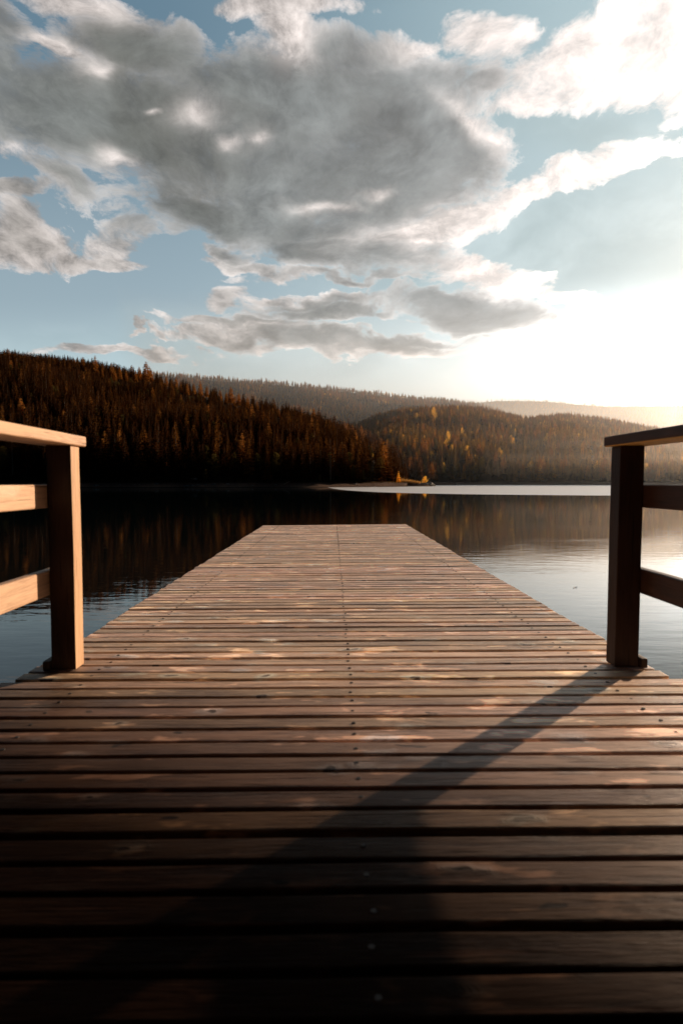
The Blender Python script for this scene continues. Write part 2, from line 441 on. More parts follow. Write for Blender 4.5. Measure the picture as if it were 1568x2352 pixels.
def trunk_bm(H, r0, lean=0.0, seed=0, sides=6, top=1.0):
    bm = bmesh.new(); rings = []
    for k in range(6):
        t = k / 5 * top; r = r0 * (1 - t) ** 0.8 + 0.02
        c = Vector((lean * t * t * H + 0.1 * mnoise.noise(Vector((t * 3, seed, 0))), 0.1 * mnoise.noise(Vector((t * 3, seed, 9))), t * H - (0.6 if k == 0 else 0)))
        rings.append([bm.verts.new(c + Vector((math.cos(a) * r, math.sin(a) * r, 0))) for a in [2 * math.pi * i / sides for i in range(sides)]])
    for a, b in zip(rings, rings[1:]):
        for i in range(sides): bm.faces.new((a[i], a[(i + 1) % sides], b[(i + 1) % sides], b[i]))
    return bm

def spruce_bm(seed, H=16.0, R0=2.6, base=0.1, whorls=24, dens=8, pw=0.85, ragged=0.25):
    r = random.Random(seed); bm = bmesh.new()
    for k in range(whorls):
        t = base + (1 - base) * (k + r.uniform(-.3, .3)) / whorls
        z = t * H
        rr = R0 * max(0.03, (1 - (t - base) / (1 - base))) ** pw
        n = max(4, int(dens * (0.6 + 0.4 * (1 - t))))
        a0 = r.uniform(0, 6.28)
        for i in range(n):
            if r.random() < ragged * 0.5: continue
            a = a0 + 6.283 * i / n + r.uniform(-.25, .25)
            L = rr * r.uniform(1 - ragged, 1.12) + 0.12
            w = L * r.uniform(0.30, 0.42) + 0.1
            d = Vector((math.cos(a), math.sin(a), 0)); s = Vector((-d.y, d.x, 0))
            dr = r.uniform(0.15, 0.42)
            lift = 0.12 * L
            p0 = Vector((0, 0, z + 0.1)); pts = []
            for q, ww in ((0.35, 0.55), (0.62, 1.0), (0.85, 0.7)):
                c = p0 + d * (L * q) + Vector((0, 0, -dr * L * q * q + lift * q))
                j = r.uniform(.6, 1.25); j2 = r.uniform(.6, 1.25)
                pts.append((bm.verts.new(c - s * w * ww * 0.5 * j + Vector((0, 0, -0.22 * w * r.uniform(.6, 1.6)))), bm.verts.new(c + Vector((0, 0, .04))), bm.verts.new(c + s * w * ww * 0.5 * j2 + Vector((0, 0, -0.22 * w * r.uniform(.6, 1.6))))))
            v0 = bm.verts.new(p0); tip = bm.verts.new(p0 + d * L + Vector((0, 0, -dr * L + lift)))
            bm.faces.new((v0, pts[0][0], pts[0][1])); bm.faces.new((v0, pts[0][1], pts[0][2]))
            for A_, B_ in zip(pts, pts[1:]):
                bm.faces.new((A_[0], B_[0], B_[1], A_[1])); bm.faces.new((A_[1], B_[1], B_[2], A_[2]))
            bm.faces.new((pts[-1][0], tip, pts[-1][1])); bm.faces.new((pts[-1][1], tip, pts[-1][2]))
            # hanging twigs
            for q in range(3):
                c = p0 + d * L * r.uniform(.35, .95) + s * w * r.uniform(-.4, .4); c.z += -dr * L * 0.5
                x = bm.verts.new(c + s * 0.16 * w + d * 0.1); y = bm.verts.new(c - s * 0.16 * w - d * .1); zz = bm.verts.new(c + Vector((r.uniform(-.1, .1), r.uniform(-.1, .1), -r.uniform(.3, .75) * (0.4 + w * .5))))
                bm.faces.new((x, y, zz))
    tip = [bm.verts.new(c) for c in ((0.09, 0, H * 0.955), (-.05, .08, H * .955), (-.05, -.08, H * .955), (0, 0, H * 1.02))]
    for a, b in ((0, 1), (1, 2), (2, 0)): bm.faces.new((tip[a], tip[b], tip[3]))
    return bm

def leafy_bm(seed, H, Rx, z0, lobes=9, n=1500, size=0.34, spread=0.85):
    r = random.Random(seed); bm = bmesh.new(); L = []
    for k in range(lobes):
        t = (k + 0.5) / lobes
        rad = Rx * (0.38 + 0.4 * math.sin(math.pi * min(1, t * 0.9 + 0.12)))
        a = r.uniform(0, 6.28); q = Rx * spread * math.sin(math.pi * (t * 0.85 + 0.1)) * r.uniform(.3, .75)
        L.append((Vector((math.cos(a) * q, math.sin(a) * q, z0 + (H - z0) * (t * 0.9))), rad * r.uniform(.75, 1.1)))
    for _ in range(n):
        c, rad = r.choice(L)
        d = Vector((r.gauss(0, 1), r.gauss(0, 1), r.gauss(0, 1))).normalized()
        p = c + d * rad * (r.random() ** 0.45)
        nrm = Vector((r.gauss(0, 1), r.gauss(0, 1), r.gauss(0.4, 1))).normalized()
        t1 = nrm.orthogonal().normalized(); t2 = nrm.cross(t1); s = size * r.uniform(.5, 1.2)
        ang = r.uniform(0, 6.28); e1 = t1 * math.cos(ang) + t2 * math.sin(ang); e2 = nrm.cross(e1)
        bm.faces.new([bm.verts.new(p + e1 * s * .6), bm.verts.new(p + e2 * s * .38), bm.verts.new(p - e1 * s * .55), bm.verts.new(p - e2 * s * .42)])
    return bm

def limbed_trunk(H, r0, seed, lean=0.0):
    r = random.Random(seed); bm = trunk_bm(H, r0, lean, seed)
    for k in range(6):
        z = H * r.uniform(.3, .75); a = r.uniform(0, 6.28); L = H * r.uniform(.14, .26)
        p0 = Vector((0, 0, z)); p1 = p0 + Vector((math.cos(a) * L * .8, math.sin(a) * L * .8, L * .7))
        s = Vector((-math.sin(a), math.cos(a), 0)) * r0 * .35; q = Vector((0, 0, r0 * .35))
        b = [bm.verts.new(p0 + s), bm.verts.new(p0 - s * .5 + q), bm.verts.new(p0 - s * .5 - q)]; t = bm.verts.new(p1)
        for i in range(3): bm.faces.new((b[i], b[(i + 1) % 3], t))
    return bm

def mesh_of(name, bm, m):
    me = bpy.data.meshes.new(name); bm.to_mesh(me); bm.free(); me.materials.append(m); return me

PROTO = {}   # kind -> list of (crown mesh, trunk mesh, height)
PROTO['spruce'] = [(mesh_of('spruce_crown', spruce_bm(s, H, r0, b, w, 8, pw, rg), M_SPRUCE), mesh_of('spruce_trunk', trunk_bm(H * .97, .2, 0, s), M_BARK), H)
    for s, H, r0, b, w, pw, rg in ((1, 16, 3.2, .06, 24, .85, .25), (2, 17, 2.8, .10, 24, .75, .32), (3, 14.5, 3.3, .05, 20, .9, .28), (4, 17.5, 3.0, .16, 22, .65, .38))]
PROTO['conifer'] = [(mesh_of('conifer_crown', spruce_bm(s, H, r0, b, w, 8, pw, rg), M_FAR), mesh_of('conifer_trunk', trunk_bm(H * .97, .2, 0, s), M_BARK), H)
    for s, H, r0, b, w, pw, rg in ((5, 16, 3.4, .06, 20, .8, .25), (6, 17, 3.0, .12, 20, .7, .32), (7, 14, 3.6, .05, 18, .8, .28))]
PROTO['pine'] = [(mesh_of('pine_crown', spruce_bm(s, H, r0, b, w, 8, .6, .4), M_SPRUCE), mesh_of('pine_trunk', trunk_bm(H * .96, .24, 0, s), M_PBARK), H)
    for s, H, r0, b, w in ((11, 17, 2.6, .42, 15), (12, 18, 2.5, .5, 13))]
PROTO['larch'] = [(mesh_of('larch_crown', spruce_bm(s, H, r0, b, w, 10, .5, .35), M_LARCH), mesh_of('larch_trunk', trunk_bm(H * .97, .2, 0, s), M_PBARK), H)
    for s, H, r0, b, w in ((21, 17, 3.4, .14, 24), (22, 16, 3.8, .2, 22))]
PROTO['goldspruce'] = [(mesh_of('golden_spruce_crown', spruce_bm(77, 14.5, 3.3, .05, 22, 9, .9, .25), M_GOLD), PROTO['spruce'][2][1], 14.5)]
def leafy(kind, M, seeds, H, Rx, z0, n=1500, bark=M_BARK, size=.34, lobes=9):
    PROTO[kind] = [(mesh_of(kind + '_crown', leafy_bm(s, H, Rx, z0, lobes, n, size), M), mesh_of(kind + '_trunk', limbed_trunk(H * .9, .17, s), bark), H) for s in seeds]
leafy('golden', M_GOLD, (31, 32), 11, 3.4, 2.2, 850, size=.38)
leafy('green', M_GREEN, (41, 42), 10, 2.6, 1.5)
leafy('poplar', M_PALE, (51, 52), 9, 1.7, 0.8)
leafy('bush', M_GOLD, (61,), 3.4, 1.7, .5, 1100, M_BARK, .2, 8)

KN = {'spruce': 'spruce_tree', 'conifer': 'conifer_tree', 'goldspruce': 'golden_spruce', 'pine': 'pine_tree', 'larch': 'larch_tree', 'golden': 'golden_tree', 'green': 'broadleaf_tree', 'poplar': 'slender_tree', 'bush': 'golden_bush'}
FIRST = {}
def plant(kind, idx, x, y, z, s, label, cat, group, wide=1.0):
    """an individual tree: an Empty with a crown and a trunk"""
    cr, tr, H = PROTO[kind][idx]
    e = empty(KN[kind], (x, y, z)); e.scale = (s * wide, s * wide, s); e.rotation_euler = (0, 0, rnd.uniform(0, 6.28))
    tag(e, label, cat, group)
    c = link('crown', cr, e); t = link('trunk', tr, e)
    FIRST.setdefault((kind, idx), (c, t))
    return e

# hand-placed trees: (px, top py, height in metres, kind, hill, label)
def find(hill, px, top, hp):
    """the depth on a hill at which a tree of this height reaches that line of sight"""
    u, v = uv(px, top)
    yb, yc = interp(hill.ybu, u), interp(hill.ycu, u)
    best = None
    for k in range(121):
        Y = yb + 2 + (yc - yb - 2) * k / 120
        e = abs((ground_at(u, Y) + hp / FPX * Y - CAM_H) / Y - v)
        if best is None or e < best[0]: best = (e, Y)
    Y = best[1]
    return u * Y, Y, ground_at(u, Y)

placed = []; clear = []
def hand(px, top, hp, kind, hill, label, cat='tree', group=None, idx=None, wide=1.0, wx=1.0):
    x, y, z = find(hill, px, top, hp)
    Ht = hp / FPX * y
    idx = rnd.randrange(len(PROTO[kind])) if idx is None else idx
    placed.append((x, y, Ht * 0.16)); u_, b_ = x / y, (z - CAM_H) / y * FPX
    if not (kind == 'green' and hill is A): clear.append((u_ * FPX, y, b_ + hp * 0.30, hp * (0.17 if kind == 'larch' else .12)))
    return plant(kind, idx, x, y, z - 0.1, Ht / PROTO[kind][idx][2], label, cat, group, wide * wx)

G1 = 'golden autumn trees among the conifers'
for a in (
    (1182, 983, 22, 'golden', C1, 'upper golden tree of the bright chain of three on the central slope'),
    (1178, 1003, 35, 'golden', C0, 'largest and brightest golden tree halfway up the central slope'),
    (1151, 1033, 28, 'golden', C0, 'lower golden tree of the bright chain, reaching toward the shore'),
    (996, 934, 40, 'golden', C1, 'tall narrow golden tree near the crest of the middle hill'),
    (957, 947, 24, 'golden', C1, 'golden tree just left of the tall narrow one on the middle hill'),
    (943, 938, 18, 'golden', C1, 'leftmost golden tree near the crest of the middle hill'),
    (1051, 930, 22, 'golden', C1, 'golden tree standing up at the crest of the middle hill'),
    (1029, 990, 33, 'golden', C1, 'wide golden tree in the middle of the central slope'),
    (1060, 981, 28, 'golden', C1, 'slim bright yellow tree right of the wide golden one'),
    (1100, 973, 15, 'golden', C1, 'small round golden crown above the dark middle slope'),
    (1087, 987, 12, 'golden', C1, 'smallest round golden crown, beside another on the slope'),
    (1201, 943, 15, 'golden', C1, 'golden pair of crowns in the saddle between the two hill tops'),
    (856, 998, 14, 'golden', A, 'yellow tree low on the end of the dark left ridge'),
    (1314, 1007, 12, 'golden', C0, 'rounded yellow crown on the lit crest above the right shore'),
    (1276, 1011, 10, 'golden', C0, 'low yellow crown left of the rounded one on the right crest'),
    (1019, 1060, 30, 'golden', C0, 'golden tree low behind the rocky point'),
    (1006, 1068, 16, 'golden', C0, 'smaller golden tree low behind the rocky point')):
    hand(*a, cat='tree', group=G1, wide=0.72)
for a in (
    (1301, 1068, 38, 'poplar', C0, 'tallest pale slender tree on the far shore'),
    (1266, 1072, 34, 'poplar', C0, 'pale slender tree left of the tallest on the far shore'),
    (1319, 1077, 27, 'poplar', C0, 'shorter pale tree between two taller ones on the far shore'),
    (1333, 1074, 32, 'poplar', C0, 'pale slender tree right of the tallest on the far shore'),
    (1396, 1078, 28, 'poplar', C0, 'pale tree beside the railing post on the far shore'),
    (1497, 1075, 30, 'poplar', C0, 'pale tree seen between the rails on the right')):
    hand(*a, cat='tree', group='pale trees along the far shore', wide=1.25)
for a in (
    (1046, 1066, 36, 'green', C0, 'dull green tree on the far shore right of the rocky point'),
    (1104, 1048, 46, 'green', C0, 'tall dull green tree at the foot of the central slope'),
    (1128, 1056, 42, 'green', C0, 'green tree beside the tall one at the foot of the central slope'),
    (1001, 1004, 30, 'green', C1, 'dull green tree low in the central valley'),
    (1060, 1025, 36, 'green', C0, 'dim round green tree on the central slope'),
    (472, 1073, 30, 'green', A, 'small grey green tree by itself on the left shore'),
    (493, 1058, 38, 'green', A, 'grey green tree behind the small one on the left shore'),
    (602, 1052, 44, 'green', A, 'brownish broadleaf tree on the left shore'),
    (634, 1036, 62, 'green', A, 'large grey broadleaf tree on the left shore beside the bare trunks'),
    (735, 1089, 18, 'green', A, 'low grey bush under the bare trunks'),
    (812, 1065, 38, 'green', A, 'green tree right of the bare trunks near the point'),
    (835, 1078, 26, 'green', A, 'lowest green tree beside the dark spruces near the point')):
    hand(*a, cat='tree', group='dull green broadleaf trees near the water')
for k, (px, top, Ht) in enumerate(((190, 820, 34), (219, 817, 48), (235, 848, 24), (257, 832, 44), (275, 842, 34), (303, 838, 36), (335, 830, 52), (320, 842, 36), (347, 846, 36), (405, 862, 34), (430, 880, 30), (460, 872, 38), (475, 886, 30), (505, 880, 30), (530, 876, 44), (548, 890, 34), (568, 898, 30), (590, 908, 28), (382, 862, 28), (640, 926, 22), (265, 850, 28), (290, 850, 28), (312, 850, 30), (343, 838, 40), (415, 876, 28), (445, 872, 28), (520, 892, 28), (540, 900, 26))):
    hand(px, top, Ht, 'larch', A, 'sunlit copper larch rising above the dark left ridge', 'tree', 'copper larches along the crest of the left ridge')

# the point: lit shrubs
def at(px, Y): return uv(px, 1100)[0] * Y
zt = lambda x, Y: A.z(x / Y, Y)
x = at(914, 254); plant('goldspruce', 0, x, 253, 1.0, 0.4, 'small bright golden spruce at the tip of the point', 'tree', None, 1.25)
placed.append((x, 254, 3)); clear.append((x / 254 * FPX, 254, -2, 9))
x = at(975, 262); plant('bush', 0, x, 262, 1.0, 1.0, 'round golden bush standing by the grey rocks', 'bush', None)

# conifers: everything else, scattered over the slopes
cands = []
def scatter(hill, n, p0, p1, s0, s1, kinds, dmin, ymax=1.06, seed=3):
    r = random.Random(seed); cell = {}
    a, b = uv(p0, 1100)[0], uv(p1, 1100)[0]
    for _ in range(n):
        u = r.uniform(a, b); yb, yc = interp(hill.ybu, u), interp(hill.ycu, u)
        y1 = yb + (yc - yb) * ymax; y0 = yb + 4
        Y = math.sqrt(r.uniform(y0 * y0, y1 * y1)); x = u * Y
        key = (int(x / dmin), int(Y / dmin)); ok = True
        for i in (-1, 0, 1):
            for j in (-1, 0, 1):
                for (qx, qy) in cell.get((key[0] + i, key[1] + j), ()):
                    if (qx - x) ** 2 + (qy - Y) ** 2 < dmin * dmin: ok = False
        if not ok: continue
        if any((qx - x) ** 2 + (qy - Y) ** 2 < rr * rr for qx, qy, rr in placed): continue
        z = hill.z(u, Y)
        if z < 1.0 or ground_at(u, Y) > z + 0.3: continue
        cell.setdefault(key, []).append((x, Y))
        dn = mnoise.noise(Vector((x * 0.02, Y * 0.02, 4)))
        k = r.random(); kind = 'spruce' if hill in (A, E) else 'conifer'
        for kk, pr in kinds:
            if k < pr * (1 + 1.2 * dn): kind = kk; break
            k -= pr * (1 + 1.2 * dn)
        # nearer the water smaller
        s = r.uniform(s0, s1) * (1 + 0.18 * dn)
        if r.random() < 0.12: s *= 0.7
        cands.append([x, Y, z - 0.15, s, kind, r.randrange(len(PROTO[kind])), hill, 0])
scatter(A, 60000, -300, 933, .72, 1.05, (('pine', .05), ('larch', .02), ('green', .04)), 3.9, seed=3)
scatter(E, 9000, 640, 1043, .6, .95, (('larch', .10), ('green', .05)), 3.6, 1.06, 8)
scatter(B, 30000, 230, 1150, .55, .9, (('larch', .30), ('golden', .06), ('green', .10)), 5.2, 1.14, 4)
scatter(C1, 70000, 800, 1680, .5, .8, (('larch', .10), ('golden', .03), ('green', .10)), 3.7, 1.10, 5)
scatter(C0, 20000, 935, 1680, .5, .78, (('larch', .09), ('golden', .02), ('green', .12)), 3.2, 1.05, 6)
scatter(D, 16000, 900, 1800, .8, 1.1, (('larch', .1), ('green', .08)), 10, 1.08, 7)

def blocks(c):
    top = (c[2] + PROTO[c[4]][c[5]][2] * c[3] * .97 - CAM_H) / c[1] * FPX; px = c[0] / c[1] * FPX
    hw = 0.09 * (top - (c[2] - CAM_H) / c[1] * FPX)
    return any(c[1] < Y + 2 and abs(px - p) < w + hw and top > b + max(0, abs(px - p) - w) * 2 for p, Y, b, w in clear)
cands = [c for c in cands if not blocks(c)]
# which of them show: walk outward from the jetty and keep the skyline so far
cands.sort(key=lambda c: c[1])
sky = {}
for c in cands:
    H = PROTO[c[4]][c[5]][2] * c[3]
    u = c[0] / c[1]; b = int(u * FPX / 3)
    top = (c[2] + H * .97 - CAM_H) / c[1] * FPX
    seen = top - max(sky.get(b + k, -50) for k in (-1, 0, 1))
    px = u * FPX + 765
    c[7] = (H / c[1] * FPX) if (seen > 5 and 8 < px < 1560 and not (100 < px < 190) and not (1395 < px < 1485)) else 0
    w = int(1.5 * c[3] / c[1] * FPX / 3)
    for k in range(-w, w + 1):
        q = top - abs(k) * 9
        if q > sky.get(b + k, -50): sky[b + k] = q
show = {}
for kind, lim in (('spruce', 298), ('conifer', 90), ('pine', 60), ('larch', 40), ('golden', 12), ('green', 30)):
    L = sorted([c for c in cands if c[4] == kind and c[7] > 0], key=lambda c: -c[7])[:lim]
    show.update({id(c): c for c in L})
W = {E: ('the low spur behind the point', ''), A: ('the left hill', 'lower slopes of the left hill'), B: ('the hazy back ridge', 'hazy back ridge'), C1: ('the middle hill', 'middle hill'), C0: ('the far shore', 'far shore'), D: ('the far ridge', 'far ridge')}
LAB = {'conifer': 'sunlit brownish conifer in the mixed forest of ', 'spruce': 'dark pointed spruce in the shaded forest of ', 'pine': 'bare stemmed conifer with its foliage high up on ', 'larch': 'copper coloured larch growing among the spruces of ', 'golden': 'golden broadleaf tree among the conifers of ', 'green': 'dull green broadleaf tree among the conifers of '}
for c in show.values():
    w = W[c[6]]
    plant(c[4], c[5], c[0], c[1], c[2], c[3], LAB[c[4]] + w[0], 'tree', {'spruce': 'spruces', 'conifer': 'conifers', 'pine': 'bare stemmed conifers', 'larch': 'larches', 'golden': 'golden trees', 'green': 'broadleaf trees'}[c[4]] + ' on ' + w[0])

# the rest: one mass of forest, instanced on points
rest = [c for c in cands if id(c) not in show]
kinds = [(k, i) for k in ('spruce', 'conifer', 'pine', 'larch', 'golden', 'green') for i in range(len(PROTO[k]))]
for k in kinds:
    if k not in FIRST: print('NO PROTO', k)
kinds = [k for k in kinds if k in FIRST]
rest = [c for c in rest if (c[4], c[5]) in kinds]
me = bpy.data.meshes.new('forest')
me.from_pydata([(c[0], c[1], c[2]) for c in rest], [], [])
at1 = me.attributes.new('tree_scale', 'FLOAT', 'POINT'); at1.data.foreach_set('value', [c[3] for c in rest])
at2 = me.attributes.new('tree_kind', 'INT', 'POINT'); at2.data.foreach_set('value', [kinds.index((c[4], c[5])) for c in rest])
at3 = me.attributes.new('tree_turn', 'FLOAT', 'POINT'); at3.data.foreach_set('value', [rnd.uniform(0, 6.28) for c in rest])
forest = tag(link('forest', me), 'dense conifer forest covering the hills behind the lake', 'forest', None, 'stuff')
ng = bpy.data.node_groups.new('forest_nodes', 'GeometryNodeTree')
ng.interface.new_socket('Geometry', in_out='INPUT', socket_type='NodeSocketGeometry')
ng.interface.new_socket('Geometry', in_out='OUTPUT', socket_type='NodeSocketGeometry')
gi, go = ng.nodes.new('NodeGroupInput'), ng.nodes.new('NodeGroupOutput')
jn = ng.nodes.new('GeometryNodeJoinGeometry')
for k in reversed(kinds):
    j = ng.nodes.new('GeometryNodeJoinGeometry')
    for part in FIRST[k]:
        oi = ng.nodes.new('GeometryNodeObjectInfo'); oi.transform_space = 'ORIGINAL'; oi.inputs[0].default_value = part
        ng.links.new(oi.outputs['Geometry'], j.inputs[0])
    g2 = ng.nodes.new('GeometryNodeGeometryToInstance'); ng.links.new(j.outputs[0], g2.inputs[0])
    ng.links.new(g2.outputs[0], jn.inputs[0])
def named(nm, ty):
    a = ng.nodes.new('GeometryNodeInputNamedAttribute'); a.data_type = ty; a.inputs[0].default_value = nm
    return a.outputs[0]
ip = ng.nodes.new('GeometryNodeInstanceOnPoints'); ip.inputs['Pick Instance'].default_value = True
ng.links.new(gi.outputs[0], ip.inputs['Points']); ng.links.new(jn.outputs[0], ip.inputs['Instance'])
ng.links.new(named('tree_kind', 'INT'), ip.inputs['Instance Index'])
cx = ng.nodes.new('ShaderNodeCombineXYZ'); ng.links.new(named('tree_turn', 'FLOAT'), cx.inputs[2])
ng.links.new(cx.outputs[0], ip.inputs['Rotation'])
sx = ng.nodes.new('ShaderNodeCombineXYZ'); sc_ = named('tree_scale', 'FLOAT')
for i in range(3): ng.links.new(sc_, sx.inputs[i])
ng.links.new(sx.outputs[0], ip.inputs['Scale'])
ng.links.new(ip.outputs[0], go.inputs[0])
forest.modifiers.new('forest', 'NODES').node_group = ng
print('TREES', len(cands), 'individual', len(show), 'rest', len(rest))

# ------------------------------------------------------------------ the point: rocks, grass, bank
M_ROCK = plain('rock', (0.24, 0.23, 0.22), 0.85, 0, 1.2, (0.66, 0.64, 0.61), 0.8, 0.3)
def rock(x, y, z, r, label, sx=1.0, sz=0.6, seed=0):
    bm = bmesh.new(); bmesh.ops.create_icosphere(bm, subdivisions=4, radius=r)
    for v in bm.verts:
        n = v.co.normalized()
        f = 1 + 0.35 * mnoise.noise(n * 1.3 + Vector((seed, 0, 0))) + 0.14 * mnoise.noise(n * 4 + Vector((0, seed, 0)))
        q = mnoise.cell(n * 2.2 + Vector((seed, seed, 0)))
        v.co = v.co * (f + 0.06 * q); v.co.x *= sx; v.co.z *= sz
    o = obj('boulder', bm, M_ROCK, smooth=False, loc=(x, y, z))
    return tag(o, label, 'rock', 'rocks at the water edge')
for px, Y, r, lab, sx, sz in ((958, 256, 1.7, 'broad pale grey boulder at the water on the rocky point', 1.5, .55), (970, 257, 1.9, 'largest grey boulder in the middle of the rocky point', 1.5, .6),
        (984, 259, 2.0, 'dark jagged boulder at the outer end of the rocky point', 1.2, .75), (992, 262, 1.3, 'small dark rock trailing off the rocky point', 1.2, .6),
        (949, 255, .9, 'small pale stone where the bank meets the rocky point', 1.3, .6), (1012, 352, 2.4, 'long low grey rock on the far shore behind the point', 2.6, .5), (1030, 356, 2.0, 'low grey rock at the waterline right of the point', 2.4, .5)):
    rock(at(px, Y), Y, 0.35, r, lab, sx, sz, px * .13)
stone = rock(at(300, 212), 212, 0.4, .45, 'small dull stone lying on the brown left bank', 1.5, .6, 3)
stone['group'] = 'stones along the left bank'
rs = random.Random(12)
for k in range(16):
    px = rs.uniform(200, 880); u = uv(px, 1100)[0]; Y = interp(A.ybu, u) - rs.uniform(2, 7); c_ = stone.copy(); C.objects.link(c_)
    c_.location = (u * Y, Y, max(.05, A.z(u, Y))); q = rs.uniform(.6, 1.5); c_.scale = (q, q, q * rs.uniform(.7, 1.2)); c_.rotation_euler = (0, 0, rs.uniform(0, 6))
# low spit that carries the rocks
bm = bmesh.new()
for i in range(25):
    for j in range(9):
        px = 915 + 88 * i / 24; Y = 250 + 20 * j / 8
        e = min(1, (1 - i / 24) * 3) * math.sin(math.pi * (j + .3) / 8.6)
        bm.verts.new((at(px, Y), Y, -0.5 + 1.9 * max(0, e) + 0.25 * mnoise.noise(Vector((i * .7, j * .9, 0)))))
bm.verts.ensure_lookup_table()
for i in range(24):
    for j in range(8): bm.faces.new([bm.verts[a] for a in (i * 9 + j, (i + 1) * 9 + j, (i + 1) * 9 + j + 1, i * 9 + j + 1)])
tag(obj('spit_ground', bm, M_GROUND, smooth=True), kind='structure')

M_GRASS = leaf_mat('dry_grass', (0.34, 0.22, 0.09), (0.52, 0.35, 0.15), 0.5)
M_GRASS2 = leaf_mat('dull_grass', (0.10, 0.07, 0.03), (0.18, 0.12, 0.05), 0.4)
def blades(name, pts, h, m, label, seed):
    r = random.Random(seed); bm = bmesh.new()
    for x, y, z, *k in pts:
        for _ in range(3):
            a = r.uniform(0, 6.28); hh = h * r.uniform(.4, 1.25) * (k[0] if k else 1); w = .05 * r.uniform(.6, 1.6)
            p = Vector((x + r.uniform(-.3, .3), y + r.uniform(-.3, .3), z - .1)); s = Vector((math.cos(a) * w, math.sin(a) * w, 0))
            l = Vector((r.uniform(-.3, .3) * hh, r.uniform(-.3, .3) * hh, hh))
            b = [bm.verts.new(p - s), bm.verts.new(p + s), bm.verts.new(p + s * .7 + l * .55), bm.verts.new(p - s * .7 + l * .55), bm.verts.new(p + l)]
            bm.faces.new((b[0], b[1], b[2], b[3])); bm.faces.new((b[3], b[2], b[4]))
    return tag(obj(name, bm, m), label, 'grass', None, 'stuff')
r = random.Random(5)
pts = []
for _ in range(1500):
    px = r.uniform(918, 964); Y = r.uniform(254, 264); pts.append((at(px, Y), Y, 1.25 + .3 * r.random(), (1.25 - (px - 918) / 46 * .85) * (0.75 + 0.9 * max(-.5, mnoise.noise(Vector((px * .5, Y * .2, 0)))))))
blades('golden_grass', pts, 1.9, M_GRASS, 'tall golden grass glowing on the point', 1)
pts = []
for _ in range(1800):
    px = r.uniform(150, 925); u = uv(px, 1100)[0]; Y = interp(A.ybu, u) + r.gauss(1, 4)
    if A.z(u, Y) > 1.45: pts.append((u * Y, Y, A.z(u, Y)))
blades('bank_grass', pts, .45, M_GRASS2, 'short dull grass along the top of the left bank', 2)

# ------------------------------------------------------------------ things on the shores
M_WHITE = plain('pale_hull', (0.55, 0.56, 0.52), 0.5, 0, 2.0, (0.75, 0.75, 0.70))
M_LOG = plain('bleached_log', (0.42, 0.36, 0.30), 0.8, 0, 4.0, (0.6, 0.54, 0.46), .4, .03)
def upturned_boat(x, y, z, L, rot):
    rt = tag(empty('rowing_boat', (x, y, z)), 'small pale boat lying upturned at the edge of the dark left shore', 'boat'); rt.rotation_euler = (R(4), R(6), rot)
    bm = bmesh.new(); rings = []
    n = 14
    for k in range(n + 1):
        t = k / n; s = math.sin(math.pi * min(1, .12 + t * .88) ) ** .55 if t < 1 else 0.02
        w = .62 * max(.05, s); h = .5 * (0.75 + .25 * s)
        rings.append([bm.verts.new(((t - .5) * L, math.cos(a) * w, max(0, math.sin(a)) ** .8 * h)) for a in [math.pi * i / 8 for i in range(9)]])
    for a, b in zip(rings, rings[1:]):
        for i in range(8): bm.faces.new((a[i], b[i], b[i + 1], a[i + 1]))
    bm.faces.new(rings[0]); bm.faces.new(list(reversed(rings[-1])))
    obj('hull', bm, M_WHITE, rt, True)
    bm = bmesh.new(); box(bm, -L * .46, L * .46, -.03, .03, .47, .56, .01); obj('keel', bm, M_WHITE, rt)
u = uv(445, 1100)[0]; Yb = interp(A.ybu, u) + 6
upturned_boat(u * Yb, Yb, A.z(u, Yb) + .25, 2.9, R(-8))
def log(x, y, z, L, r0, dirv, label):
    bm = bmesh.new(); rings = []; d = Vector(dirv).normalized(); s = d.orthogonal().normalized(); t2 = d.cross(s)
    for k in range(9):
        t = k / 8; rr = r0 * (1 - .55 * t) * (1 + .12 * mnoise.noise(Vector((t * 5, L, 0))))
        c = d * (t * L) + s * .12 * mnoise.noise(Vector((t * 2, L, 3)))
        rings.append([bm.verts.new(c + s * math.cos(a) * rr + t2 * math.sin(a) * rr) for a in [6.283 * i / 9 for i in range(9)]])
    for a, b in zip(rings, rings[1:]):
        for i in range(9): bm.faces.new((a[i], a[(i + 1) % 9], b[(i + 1) % 9], b[i]))
    bm.faces.new(list(reversed(rings[0]))); bm.faces.new(rings[-1])
    # a broken branch stub
    p = d * L * .55; q = [bm.verts.new(p + d * .1), bm.verts.new(p - d * .1), bm.verts.new(p + s * .1)]; tp = bm.verts.new(p + t2 * L * .14 + d * .2)
    for i in range(3): bm.faces.new((q[i], q[(i + 1) % 3], tp))
    return tag(obj('driftwood_log', bm, M_LOG, smooth=False, loc=(x, y, z)), label, 'log', 'driftwood on the left bank')
u = uv(651, 1100)[0]; Yb = interp(A.ybu, u) - 2.5
log(u * Yb, Yb, A.z(u, Yb), 2.9, .15, (.85, .5, .42), 'pale bleached log leaning up the left bank')
u = uv(860, 1100)[0]; Yb = interp(A.ybu, u) - 4
log(u * Yb, Yb, A.z(u, Yb) + .1, 2.0, .13, (1, .2, .05), 'short bleached log lying flat near the point')
u = uv(1249, 1100)[0]; Yb = interp(C0.ybu, u) + 2
o = empty('small_boat', (u * Yb, Yb, C0.z(u, Yb) + .1)); tag(o, 'tiny white boat drawn up on the far sandy shore', 'boat')
bm = bmesh.new()
rings = []
